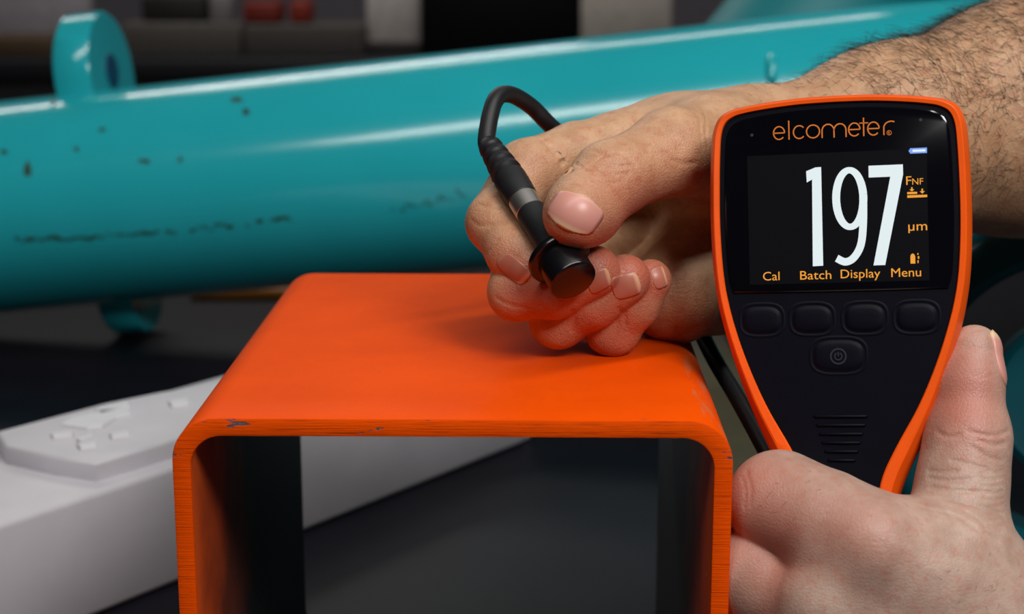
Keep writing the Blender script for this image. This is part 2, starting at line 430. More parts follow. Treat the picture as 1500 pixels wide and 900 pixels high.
# ------------------------------------------------------------------ coating gauge
def gauge():
    ps, ro = math.radians(15), math.radians(1.2)
    ex = np.array([1.0, 0, 0]); ey = np.array([0, st, ct]); ez = -np.array([0, ct, -st])
    u = ex * math.cos(ps) + ez * math.sin(ps); n = ez * math.cos(ps) - ex * math.sin(ps)
    U = u * math.cos(ro) + ey * math.sin(ro); W = -u * math.sin(ro) + ey * math.cos(ro)
    O = P(1231, 330, 462) - U * 0.7
    g = empty('coating_gauge', O, 'handheld coating thickness gauge with orange rim and lit black display, gripped by a hand', 'gauge')
    g.matrix_world = Matrix(((U[0], W[0], n[0], O[0] / 1000), (U[1], W[1], n[1], O[1] / 1000), (U[2], W[2], n[2], O[2] / 1000), (0, 0, 0, 1)))
    S = 0.7                                     # measured u + S = local x
    outer = [(0, 37.2), (10, 37.0), (20, 36.2), (27, 35.2), (30.5, 34.3), (33.3, 32.6), (35.1, 29.2), (35.9, 24), (36.4, 13), (36.5, 0), (35.9, -13), (34.5, -23), (32.2, -32.5), (29.2, -42.3), (25.8, -52), (21.4, -62.5), (17.4, -71), (14.8, -79), (14.0, -88), (13.5, -96), (10, -102.5), (0, -104.5)]
    inner = [(0, 34.8), (10, 34.6), (19.5, 33.8), (26.3, 32.8), (29.1, 31.9), (31.1, 30.4), (32.3, 27.5), (32.8, 23), (33.2, 13), (33.3, 0), (32.6, -13), (31.1, -22.5), (28.4, -32.5), (24.9, -42.3), (20.6, -52), (14.8, -62.5), (10.8, -71), (9.2, -79), (8.8, -88), (8.0, -96), (6, -100), (0, -101)]
    def full(r):
        s = spline([(x, y, 0) for x, y in r], 5)[:, :2]
        l = s[1:-1][::-1] * np.array([-1, 1]); return np.vstack([s, l])
    fo, fi = full(outer), full(inner); n_ = len(fo)
    def ring(t, z): return [(*(fi[k] * (1 - t) + fo[k] * t), z) for k in range(n_)]
    def skin(loops, cap0=False, cap1=False):
        V = []; Fc = []
        for L in loops: V += L
        for i in range(len(loops) - 1):
            for k in range(n_):
                k2 = (k + 1) % n_; Fc.append((i * n_ + k, (i + 1) * n_ + k, (i + 1) * n_ + k2, i * n_ + k2))
        if cap0: Fc.append(tuple(range(n_)))
        if cap1: Fc.append(tuple((len(loops) - 1) * n_ + k for k in range(n_)))
        return V, Fc
    V, Fc = skin([ring(-.02, -1.6), ring(0, -.2), ring(.06, 0.15), ring(.46, .35), ring(.56, .1), ring(.8, -2.0), ring(1, -4.4), ring(1.04, -7), ring(1, -10), ring(.9, -13), ring(.6, -13.5)])
    sharp(fix(obj('orange_bumper', V, Fc, MAT_BUMPER, g)), 28)
    V, Fc = skin([ring(.3, -5), ring(.9, -12.9), ring(.85, -20), ring(.55, -26), ring(-.2, -27.5)], False, True)
    sharp(fix(obj('back_shell', V, Fc, MAT_KEYPAD, g)), 40)
    # faceplate below, glossy window above
    V, Fc = skin([ring(.02, -1.8), ring(-.03, -.75)], False, True)
    kp = sharp(fix(obj('keypad', V, Fc, MAT_KEYPAD, g)), 30)
    top = [q for q in fi if q[1] > -17.6]
    top = sorted(top, key=lambda q: math.atan2(q[0], q[1] + 5))
    def shrink(d): return [np.array((q[0] - np.sign(q[0]) * d * min(1, abs(q[0]) / 26), q[1] - d * (1 if q[1] > 0 else 0) * max(0, (q[1] - 20) / 15))) for q in top]
    pts0 = shrink(1.6); pts0 = [p for p in pts0 if p[1] > -16.9]
    x0 = [p for p in pts0 if p[0] < 0][0]; x1 = [p for p in pts0 if p[0] > 0][-1]
    arc = [np.array((x1[0] - 1.0, -18.4)), np.array((x1[0] * .5, -18.55)), np.array((0, -18.6)), np.array((x0[0] * .5, -18.55)), np.array((x0[0] + 1.0, -18.4))]
    pol = pts0 + arc; c_ = np.array((0, 8.0)); k = len(pol)
    V = [(*p, -1.0) for p in pol] + [(*p, -.25) for p in pol] + [(*(c_ + (p - c_) * .988), -.05) for p in pol]
    Fc = [(i * k + j, i * k + (j + 1) % k, (i + 1) * k + (j + 1) % k, (i + 1) * k + j) for i in range(2) for j in range(k)] + [tuple(2 * k + j for j in range(k))]
    win = sharp(fix(obj('display_window', V, Fc, MAT_GLASS, g)), 25); win['label'] = 'glossy black display window'
    def flat(name, polys, mat, z=0.03, parent=win, th=0.06):
        V = []; Fc = []
        for p in polys:
            i0 = len(V); k = len(p)
            V += [(x + S, y, z - th) for x, y in p] + [(x + S, y, z) for x, y in p]
            Fc.append(tuple(range(i0 + k, i0 + 2 * k)))
            for j in range(k): Fc.append((i0 + j, i0 + (j + 1) % k, i0 + k + (j + 1) % k, i0 + k + j))
        return obj(name, V, Fc, mat, parent, False)
    def ribbon(path, w):
        path = np.asarray(path, float); T = np.gradient(path, axis=0); T /= np.linalg.norm(T, axis=1)[:, None] + 1e-9
        N = np.stack([-T[:, 1], T[:, 0]], 1); w = np.broadcast_to(w, (len(path),))[:, None] / 2
        a, b = path + N * w, path - N * w
        return [[tuple(b[i]), tuple(b[i + 1]), tuple(a[i + 1]), tuple(a[i])] for i in range(len(path) - 1)]
    def arc_(cx, cy, rx, ry, a0, a1, m=28): return [(cx + rx * math.cos(math.radians(a0 + (a1 - a0) * t / m)), cy + ry * math.sin(math.radians(a0 + (a1 - a0) * t / m))) for t in range(m + 1)]
    lcd = flat('lcd_screen', [[(-25.8, -16.2), (24.0, -16.2), (24.0, 20.6), (-25.8, 20.6)]], MAT_LCD, 0.0)
    # maker's lettering
    X = lambda p: -18.2 + (p - 390) / 625 * 33.5
    y0, h, lw = 24.8, 4.0, 0.36; r = h / 2 - lw / 2; cy = y0 + h / 2; P_ = []
    def e_(px): 
        c0 = X(px); q = ribbon(arc_(c0, cy, r * .86, r, 0, 318), lw); q += ribbon([(c0 - r * .86, cy), (c0 + r * .86, cy)], lw); return q
    P_ += e_(420); P_ += ribbon([(X(472), y0), (X(472), y0 + 5.4)], lw)
    P_ += ribbon(arc_(X(526), cy, r * .9, r, 42, 318), lw); P_ += ribbon(arc_(X(598), cy, r, r, 0, 360), lw)
    P_ += ribbon([(X(645), y0), (X(645), cy)] , lw); P_ += ribbon(arc_((X(645) + X(707)) / 2, cy, (X(707) - X(645)) / 2, r, 180, 0), lw)
    P_ += ribbon([(X(707), cy), (X(707), y0)], lw); P_ += ribbon(arc_((X(769) + X(707)) / 2, cy, (X(769) - X(707)) / 2, r, 180, 0), lw); P_ += ribbon([(X(769), cy), (X(769), y0)], lw)
    P_ += e_(812); P_ += ribbon([(X(860), y0), (X(860), y0 + 5.2)], lw); P_ += ribbon([(X(838), y0 + h - .3), (X(884), y0 + h - .3)], lw * .8)
    P_ += e_(910); P_ += ribbon([(X(963), y0), (X(963), cy)], lw); P_ += ribbon(arc_(X(1000), cy, X(1000) - X(963), r, 180, 62), lw)
    P_ += ribbon(arc_(X(990), y0 + .6, .62, .62, 0, 360, 16), .16) + ribbon([(X(990) - .18, y0 + .25), (X(990) - .18, y0 + .95)], .14) + ribbon([(X(990) - .18, y0 + .9), (X(990) + .2, y0 + .8), (X(990) - .1, y0 + .55), (X(990) + .25, y0 + .25)], .14)
    flat('maker_lettering', P_, MAT_WORD)
    # the reading
    flat('digit', [[(-9.2, 15.6), (-9.1, 12.4), (-7.6, 13.2), (-7.9, -11.4), (-5.0, -11.3), (-5.0, 16.6), (-6.5, 16.6)]], MAT_DIGIT, 0.08, lcd)
    nine = list(arc_(2.75, 7.4, 3.75, 8.0, 8, 368, 48))
    wd = [1.75 + .45 * abs(math.cos(math.radians(8 + 360 * t / 48))) for t in range(49)]
    q = ribbon(nine, wd); q += ribbon(spline([(6.5, 8.2, 0), (6.35, 1, 0), (5.6, -5.5, 0), (3.6, -9.2, 0), (1.2, -10.4, 0), (-1.2, -9.3, 0)], 8)[:, :2], 2.1)
    flat('digit', q, MAT_DIGIT, 0.08, lcd)
    flat('digit', [[(8.1, 13.1), (14.0, 13.1), (8.9, -11.6), (12.1, -11.6), (17.5, 13.6), (17.5, 16.4), (8.1, 16.4)][::1]], MAT_DIGIT, 0.08, lcd)
    def text(name, s, x0, x1, yb, hgt, mat, parent, z=0.06, bold=0.0):
        cu = bpy.data.curves.new(name, 'FONT'); cu.body = s; cu.size = 1; cu.resolution_u = 3; cu.offset = bold
        to = bpy.data.objects.new('tmp_text', cu); C.objects.link(to)
        me = bpy.data.meshes.new_from_object(to.evaluated_get(bpy.context.evaluated_depsgraph_get()))
        bpy.data.objects.remove(to); bpy.data.curves.remove(cu)
        co = np.array([v.co for v in me.vertices]); mn, mx = co.min(0), co.max(0)
        sx = (x1 - x0) / (mx[0] - mn[0]); sy = hgt / 0.69
        for v in me.vertices: v.co = ((x0 + S + (v.co.x - mn[0]) * sx) / 1000, (yb + v.co.y * sy) / 1000, z / 1000)
        me.name = name; me.materials.clear(); me.materials.append(mat)
        o = bpy.data.objects.new(name, me); C.objects.link(o); o.parent = parent; return o
    text('soft_key_word', 'Cal', -22.0, -17.3, -15.1, 2.45, MAT_AMBER, lcd, bold=0)
    text('soft_key_word', 'Batch', -11.5, -2.8, -15.1, 2.45, MAT_AMBER, lcd, bold=0)
    text('soft_key_word', 'Display', -0.2, 10.7, -15.0, 2.45, MAT_AMBER, lcd, bold=0)
    text('soft_key_word', 'Menu', 13.7, 21.8, -15.0, 2.45, MAT_AMBER, lcd, bold=0)
    text('probe_type_word', 'F', 18.3, 19.7, 10.6, 2.4, MAT_AMBER, lcd, bold=0)
    text('probe_type_word', 'NF', 19.95, 22.9, 10.6, 1.75, MAT_AMBER, lcd, bold=0)
    text('unit_word', '\u00b5m', 18.6, 23.7, -2.2, 2.6, MAT_AMBER, lcd, bold=0)
    rect = lambda a, b, c, d: [(a, b), (c, b), (c, d), (a, d)]
    flat('substrate_icon', [rect(18.5, 7.0, 23.9, 7.7), rect(18.5, 8.0, 21.2, 8.6), rect(19.6, 9.0, 20.0, 9.9), [(19.1, 9.3), (19.8, 8.75), (20.5, 9.3)], rect(22.4, 8.2, 22.8, 9.4), [(21.9, 8.7), (22.6, 8.0), (23.3, 8.7)]], MAT_AMBER, .06, lcd)
    flat('probe_icon', [rect(19.0, -11.4, 20.3, -9.6), arc_(19.65, -9.6, .65, 1.0, 0, 180, 10), rect(20.9, -11.3, 21.2, -10.5), rect(21.0, -10.1, 21.4, -9.4), rect(20.9, -9.0, 21.2, -8.5)], MAT_AMBER, .06, lcd)
    flat('battery_icon', [rect(19.5, 19.3, 24.1, 20.8), rect(19.2, 19.7, 19.5, 20.4)], MAT_BLUE, .05, lcd)
    flat('battery_level', [rect(20.2, 19.75, 23.7, 20.35)], MAT_ICEWHITE, .09, lcd)
    for x, y in ((-24.3, 26.6), (22.6, 28.6)):
        flat('sensor_dot', [arc_(x, y, .45, .45, 0, 345, 14)], plain('sensor_grey', '#2e2c2e', .4), .03)
    # keys
    def key(x, y, hx, hy, name='soft_key', n=48):
        V = []; Fc = []; prof = ((1.2, -.78), (.85, -.62), (.4, -.62), (.1, -.8), (-.1, -.8), (-.4, -.5), (-1.4, -.3), (-3, -.22))
        for d, z in prof:
            for k in range(n):
                a = 2 * math.pi * k / n; e = 2 / 3.0; c__, s__ = math.cos(a), math.sin(a)
                rx, ry = max(hx + d, .4), max(hy + d, .4)
                V.append((x + S + rx * math.copysign(abs(c__) ** e, c__), y + ry * math.copysign(abs(s__) ** e, s__), z))
        for i in range(len(prof) - 1):
            for k in range(n):
                k2 = (k + 1) % n; Fc.append((i * n + k, i * n + k2, (i + 1) * n + k2, (i + 1) * n + k))
        Fc.append(tuple((len(prof) - 1) * n + k for k in range(n)))
        return sharp(fix(obj(name, V, Fc, MAT_KEYPAD, kp)), 50)
    for x in (-22.7, -8.5, 6.1, 20.3): key(x, -26.4, 5.6, 4.0)
    key(-1.35, -36.9, 7.2, 4.6, 'power_key')
    sy = ribbon(arc_(-1.35, -37.0, 2.1, 2.1, 0, 360, 32), .45) + ribbon(arc_(-1.35, -37.0, 1.0, 1.0, 115, 425, 24), .35) + ribbon([(-1.35, -37.0), (-1.35, -35.8)], .35)
    flat('power_symbol', sy, plain('grey_symbol', '#2a2b36', .4), -.12, kp, .12)
    for k in range(6):
        y = -54.0 - 2.48 * k; hw = (7.3, 6.7, 5.9, 5.2, 4.5, 3.7)[k]
        V, Fc = tube([( -1.1 + S - hw, y, -.95), (-1.1 + S - hw * .96, y, -.62), (-1.1 + S, y, -.5), (-1.1 + S + hw * .96, y, -.62), (-1.1 + S + hw, y, -.95)], .42, 10)
        fix(obj('grip_ridge', V, Fc, MAT_KEYPAD, kp))
    return g
gauge()

# ------------------------------------------------------------------ probe on its cable
def probe():
    tip = P(841, 413, 466.5)
    sx = np.array([0.50, -0.866, 0]);           # image direction of the axis towards the tip (x right, y up)
    al = math.radians(51)
    back = -(sx[0] * np.array([1.0, 0, 0]) + sx[1] * np.array([0, st, ct])) * math.sin(al) + np.array([0, ct, -st]) * math.cos(al)
    back /= np.linalg.norm(back)
    g = empty('probe', tip, 'black cylindrical measuring probe with flange and cable, pinched between thumb and fingers', 'probe')
    def part(name, prof, mat, par=g):
        V, Fc = lathe(np.zeros(3), back, prof, 56); return sharp(fix(obj(name, V, Fc, mat, par)), 35)
    part('sensor_tip', [(0, 6.0), (.5, 6.9), (.9, 7.05), (9.6, 7.05)], MAT_BLACKGLOSS)
    part('flange', [(9.2, 8.4), (9.5, 9.2), (10.2, 9.5), (11.2, 9.4), (11.8, 8.2), (12.6, 6.6)], MAT_BLACKGLOSS)
    part('probe_body', [(12.4, 5.2), (14, 4.7), (20, 4.5), (28, 4.4), (31.2, 4.4)], MAT_BLACKRUB)
    part('steel_collar', [(31.0, 4.2), (31.3, 4.55), (36.9, 4.6), (37.3, 4.3)], MAT_METAL)
    pr = [(37.1, 4.3), (37.6, 4.75), (42, 5.0), (46.5, 5.05), (47.6, 4.95)]
    for k in range(4): pr += [(48 + k * 3.9, 4.25 - k * .3), (49.2 + k * 3.9, 4.2 - k * .3), (49.9 + k * 3.9, 4.95 - k * .36), (51.4 + k * 3.9, 4.75 - k * .36)]
    pr += [(63.9, 3.3), (64.8, 2.8)]
    part('strain_relief', pr, MAT_BLACKRUB)
    b1 = tip + back * 61; b2 = tip + back * 66
    d2 = (b2 - CAM) @ np.array([0, ct, -st])
    path = spline([b1, b2, P(724, 150, d2 + 7), P(745, 138, d2 + 14), P(778, 156, d2 + 24), P(815, 192, d2 + 36), P(900, 262, 597), P(985, 380, 585), P(1033, 500, 552), P(1085, 592, 528), P(1138, 690, 512), P(1185, 775, 505)], 14)
    V, Fc = tube(path - tip, np.linspace(2.75, 2.75, len(path)), 20); fix(obj('cable', V, Fc, MAT_BLACKRUB, g))
    return g
probe()
# ------------------------------------------------------------------ person: two bare arms, each one continuous skin
def smin(a, b, k):
    h = np.maximum(k - np.abs(a - b), 0) / k; return np.minimum(a, b) - h * h * k * 0.25
def cone(p, a, b, ra, rb):
    ab = b - a; t = np.clip(((p - a) @ ab) / (ab @ ab), 0, 1)
    return np.sqrt(((p - a - t[:, None] * ab) ** 2).sum(1)) - (ra + (rb - ra) * t)
class Hand:
    """smoothly blended tapered bones; every group is (list of bones, blend inside, blend to the body)"""
    def __init__(s): s.body = []; s.fing = []; s.cut = []; s.kb = 10
    def bones(s, nodes): return [(P(*a[:3]), P(*b[:3]), a[3], b[3]) for a, b in zip(nodes[:-1], nodes[1:])]
    def add_body(s, nodes): s.body += s.bones(nodes)
    def add_finger(s, nodes, kin=3.0, kjoin=7.0, njoin=1): s.fing.append((s.bones(nodes), kin, kjoin))
    def __call__(s, p, cuts=True):
        b = None
        for q in s.body:
            f = cone(p, *q); b = f if b is None else smin(b, f, s.kb)
        out = b
        for bs, kin, kj in s.fing:
            f = None
            for q in bs:
                g = cone(p, *q); f = g if f is None else smin(f, g, kin)
            out = smin(out, smin(f, b, kj), 0.7)
        if cuts:
            for pts, wd, dep in s.cut:
                m = np.full(len(p), 1e9)
                lo = pts.min(0) - 4 * wd; hi = pts.max(0) + 4 * wd
                idx = np.nonzero(((p > lo) & (p < hi)).all(1))[0]
                if not len(idx): continue
                pp = p[idx]; mm = np.full(len(idx), 1e9)
                for a, c in zip(pts[:-1], pts[1:]):
                    ab = c - a; t = np.clip(((pp - a) @ ab) / (ab @ ab + 1e-9), 0, 1)
                    mm = np.minimum(mm, ((pp - a - t[:, None] * ab) ** 2).sum(1))
                out[idx] += dep * np.exp(-mm / (wd * wd))
        return out
    def trace(s, px, py, d0=400.0):
        r = ray(px, py); t = d0; L = np.linalg.norm(r)
        for _ in range(80):
            f = s((CAM + r * t)[None], False)[0]
            if f < 0.03: return CAM + r * t
            t += f * 0.9 / L
            if t > 900: return None
        return CAM + r * t
    def project(s, q, n):
        n = np.asarray(n, float); n = n / np.linalg.norm(n); t = -14.0
        for _ in range(60):
            f = s((q - n * t)[None], False)[0]
            if f < 0.02 or t > 14: break
            t += f * .9
        return q - n * t
    def crease(s, pts, wd=0.5, dep=0.45):
        q = [s.trace(*p) for p in pts]; q = [x for x in q if x is not None]
        if len(q) > 1: s.cut.append((spline(q, 4) if len(q) > 2 else np.array(q), wd, dep))
    def grad(s, p, cuts=True, e=0.12):
        g = np.zeros_like(p); K = np.array([[1, -1, -1], [-1, -1, 1], [-1, 1, -1], [1, 1, 1]], float)
        for k in K: g += k * s(p + k * e, cuts)[:, None]
        return g / (4 * e)

def surface(hand, lo, hi, h):
    lo = np.array(lo, float); nx = np.ceil((np.array(hi) - lo) / h).astype(int) + 1
    ax = [lo[i] + h * np.arange(nx[i]) for i in range(3)]
    f = np.empty(tuple(nx))
    yz = np.stack(np.meshgrid(ax[1], ax[2], indexing='ij'), -1).reshape(-1, 2)
    step = max(1, int(120000 // len(yz)))
    for i in range(0, nx[0], step):
        xs = ax[0][i:i + step]
        p = np.empty((len(xs), len(yz), 3)); p[..., 0] = xs[:, None]; p[..., 1:] = yz
        f[i:i + step] = hand(p.reshape(-1, 3), False).reshape(len(xs), nx[1], nx[2])
    sg = f < 0
    corner = lambda i, j, k: (slice(i, nx[0] - 1 + i), slice(j, nx[1] - 1 + j), slice(k, nx[2] - 1 + k))
    cs = [(i, j, k) for i in (0, 1) for j in (0, 1) for k in (0, 1)]
    cnt = sum(sg[corner(*c)].astype(int) for c in cs); act = (cnt > 0) & (cnt < 8)
    ids = -np.ones(act.shape, int); I = np.argwhere(act); ids[act] = np.arange(len(I))
    acc = np.zeros((len(I), 3)); nn = np.zeros(len(I))
    for a in cs:
        for d in range(3):
            if a[d]: continue
            b = list(a); b[d] = 1
            fa = f[tuple((I + a).T)]; fb = f[tuple((I + b).T)]; m = (fa < 0) != (fb < 0)
            t = np.where(m, fa / np.where(m, fa - fb, 1), 0); q = I + np.array(a, float); q[:, d] += t
            acc[m] += q[m]; nn[m] += 1
    V = lo + h * acc / nn[:, None]; Q = []
    for d in range(3):
        o1, o2 = [(1, 2), (2, 0), (0, 1)][d]
        s0 = [slice(None)] * 3; s1 = [slice(None)] * 3; s0[d] = slice(0, -1); s1[d] = slice(1, None)
        cr = np.argwhere(sg[tuple(s0)] != sg[tuple(s1)])
        cr = cr[(cr[:, o1] > 0) & (cr[:, o2] > 0) & (cr[:, o1] < nx[o1] - 1) & (cr[:, o2] < nx[o2] - 1)]
        e1 = np.zeros(3, int); e1[o1] = 1; e2 = np.zeros(3, int); e2[o2] = 1
        q = np.stack([ids[tuple((cr - e1 - e2).T)], ids[tuple((cr - e2).T)], ids[tuple(cr.T)], ids[tuple((cr - e1).T)]], 1)
        inside = sg[tuple(cr.T)]; q[~inside] = q[~inside][:, ::-1]; Q.append(q)
    Q = np.vstack(Q); return V, Q[(Q >= 0).all(1)]

def split(V, Q):
    """each quad into four"""
    E = np.concatenate([Q[:, [i, (i + 1) % 4]] for i in range(4)]); Es = np.sort(E, 1)
    key = Es[:, 0].astype(np.int64) * len(V) + Es[:, 1]; uq, first, inv = np.unique(key, return_index=True, return_inverse=True)
    mid = V[Es[first]].mean(1); nV = len(V); nE = len(mid); m = len(Q)
    ec = nV + inv.reshape(4, m).T; fc = nV + nE + np.arange(m)
    V2 = np.vstack([V, mid, V[Q].mean(1)])
    Q2 = np.vstack([np.stack([Q[:, i], ec[:, i], fc, ec[:, (i - 1) % 4]], 1) for i in range(4)])
    return V2, Q2

def skin_mesh(name, hand, lo, hi, h, mat, parent, org, tones, levels=1):
    V, Q = surface(hand, lo, hi, h)
    for l in range(levels + 1):
        for it in range(2):
            last = l == levels
            fv = hand(V, last); g = hand.grad(V, last); V = V - g * np.clip(fv / np.maximum((g * g).sum(1), .2), -h, h)[:, None]
        if l < levels: V, Q = split(V, Q)
    me = bpy.data.meshes.new(name); n = len(V); m = len(Q)
    me.vertices.add(n); me.vertices.foreach_set('co', ((V - org) / 1000).astype(np.float32).ravel())
    me.loops.add(m * 4); me.loops.foreach_set('vertex_index', Q.astype(np.int32).ravel())
    me.polygons.add(m); me.polygons.foreach_set('loop_start', np.arange(0, m * 4, 4, dtype=np.int32))
    me.polygons.foreach_set('use_smooth', np.ones(m, bool)); me.update(calc_edges=True); me.validate()
    red = np.zeros(n)
    for px, py, rad, amt in tones:
        q = hand.trace(px, py)
        if q is not None: red += amt * np.exp(-((V - q) ** 2).sum(1) / (rad * rad))
    at = me.attributes.new('redness', 'FLOAT', 'POINT'); at.data.foreach_set('value', np.clip(red, -1, 1).astype(np.float32))
    me.materials.append(mat); o = bpy.data.objects.new(name, me); C.objects.link(o); o.parent = parent
    g = hand.grad(V[:: 1], False); g /= np.linalg.norm(g, axis=1)[:, None]
    return o, V, g

def skin_mat(name, base, red, dark, bmp):
    M = NT(name); at = M.n('ShaderNodeAttribute', attribute_name='redness')
    v = M.coord((1, 1, 1))
    b = M.mix(M.ramp(M.noise(130, 5, v), [(0.38, (0, 0, 0)), (0.66, (1, 1, 1))]), lin(base), lin(dark))
    b = M.mix(M.ramp(M.noise(420, 3, v), [(0.52, (0, 0, 0)), (0.75, (.5, .5, .5))]), b, lin(red))
    b = M.mix(M.math('MULTIPLY', at.outputs['Fac'], 0.85, True), b, lin(red))
    M.l(b, M.b.inputs['Base Color']); M.set(Roughness=0.46)
    M.b.inputs['Subsurface Weight'].default_value = 0.18
    M.b.inputs['Subsurface Radius'].default_value = (1.0, 0.35, 0.18); M.b.inputs['Subsurface Scale'].default_value = 0.0025
    vo = M.n('ShaderNodeTexVoronoi', Scale=900.0, feature='DISTANCE_TO_EDGE'); M.l(v, vo.inputs['Vector'])
    cell = M.ramp(vo.outputs['Distance'], [(0.0, (0, 0, 0)), (0.18, (1, 1, 1))])
    wr = M.noise(1.0, 3, M.coord((380, 380, 900)))
    M.bump(M.math('ADD', M.math('MULTIPLY', cell, 0.5), M.math('ADD', M.math('MULTIPLY', M.noise(1500, 3, v), 0.7), M.math('MULTIPLY', wr, 0.8))), bmp, 0.0005)
    return M.m
MAT_SKIN_R = skin_mat('skin_warm', '#c79d79', '#b05844', '#b48864', 0.34)
MAT_SKIN_L = skin_mat('skin_pink', '#b99c8c', '#b46a58', '#a88878', 0.22)
def nail_mat(name, cuticle, bed, edge):
    M = NT(name); tc = M.n('ShaderNodeAttribute', attribute_name='along')
    M.l(M.ramp(tc.outputs['Fac'], [(0.0, lin(cuticle)), (0.12, lin(bed)), (0.8, lin(bed)), (0.9, lin(edge)), (1, lin(edge))]), M.b.inputs['Base Color'])
    M.set(Roughness=0.36); M.b.inputs['Subsurface Weight'].default_value = 0.1; M.b.inputs['Subsurface Scale'].default_value = 0.002
    return M.m
MAT_NAIL = nail_mat('thumbnail', '#dcae96', '#cd9082', '#dcc09a'); MAT_NAIL2 = nail_mat('fingernail', '#c08468', '#ad6c58', '#cf9f80')

def nail(hand, parent, org, base, tip, half, lift=0.35, label=None, bow=0.0, face=None):
    """curved plate laid on the skin from the cuticle (base) to the free edge (tip); pixels give where it sits"""
    base = np.array(base, float); tip = np.array(tip, float); half = np.array(half, float)
    nu, nv = 14, 14; V = []; Fc = []; al = []
    top = []; bot = []
    for i in range(nv + 1):
        t = i / nv
        wv = (1 - abs(2 * t - 1) ** 4.5) ** 0.4 if t < .5 else (1 - abs(2 * t - 1) ** 5.5) ** 0.36
        wv = max(wv, .42)
        for j in range(nu + 1):
            q = -1 + 2 * j / nu
            rim = 1 - abs(q) ** 3
            pp = base + (tip - base) * (t + bow * (1 - q * q) * (2 * t - 1)) + half * q * wv
            s_ = hand.trace(*pp) if face is None else hand.project(pp, face)
            if s_ is None: return None
            g = hand.grad(s_[None], False)[0]; g /= np.linalg.norm(g)
            edge = min(1, 5 * min(t + .06, 1.25 - t, 1.12 - abs(q)))
            top.append(s_ + g * (lift * edge + .05)); bot.append(s_ - g * 0.5); al.append(t)
    m = nu + 1; n = len(top)
    for i in range(nv):
        for j in range(nu):
            a = i * m + j; Fc.append((a, a + 1, a + m + 1, a + m))
    bd = [j for j in range(m)] + [i * m + nu for i in range(1, nv + 1)] + [nv * m + j for j in range(nu - 1, -1, -1)] + [i * m for i in range(nv - 1, 0, -1)]
    k = len(bd); V = top + [bot[b] for b in bd]
    for i in range(k): Fc.append((bd[i], n + i, n + (i + 1) % k, bd[(i + 1) % k]))
    o = obj('fingernail', np.array(V) - org, Fc, MAT_NAIL if lift > .22 else MAT_NAIL2, parent)
    at = o.data.attributes.new('along', 'FLOAT', 'POINT'); at.data.foreach_set('value', np.array(al + [al[b] for b in bd], dtype=np.float32))
    bm = bmesh.new(); bm.from_mesh(o.data); bmesh.ops.recalc_face_normals(bm, faces=bm.faces); bm.to_mesh(o.data); bm.free()
    return o

MAT_HAIR = plain('dark_arm_hair', '#1c120d', 0.55)
def hairs(name, roots, nrm, tang, lens, rad, parent, org, curl, rs):
    V = []; Fc = []; seg = 5
    for p, nv_, tv, L in zip(roots, nrm, tang, lens):
        side = np.cross(nv_, tv); side /= np.linalg.norm(side) + 1e-9
        up = rs.uniform(.15, .65); sw = rs.normal(0, curl); cv = rs.normal(0, .5)
        pts = []
        for k in range(seg + 1):
            t = k / seg
            pts.append(p + L * (tv * t * .85 + nv_ * (up * t - .35 * up * t * t * t) + side * (sw * t + cv * t * t * .5)) - nv_ * .15)
        i0 = len(V)
        for k, q in enumerate(pts):
            r_ = rad * (1 - .75 * k / seg)
            V += [q + nv_ * r_, q - nv_ * r_ * .5 + side * r_ * .87, q - nv_ * r_ * .5 - side * r_ * .87]
        for k in range(seg):
            for j in range(3):
                a = i0 + 3 * k + j; b = i0 + 3 * k + (j + 1) % 3; Fc.append((a, b, b + 3, a + 3))
    o = obj(name, np.array(V) - org, Fc, MAT_HAIR, parent); o['kind'] = 'stuff'; return o

ORG = np.array([340.0, 140.0, 0.0])
person = empty('person', ORG, 'bare hairy arms reaching in from the right, pinching a black probe and gripping the gauge', 'person')

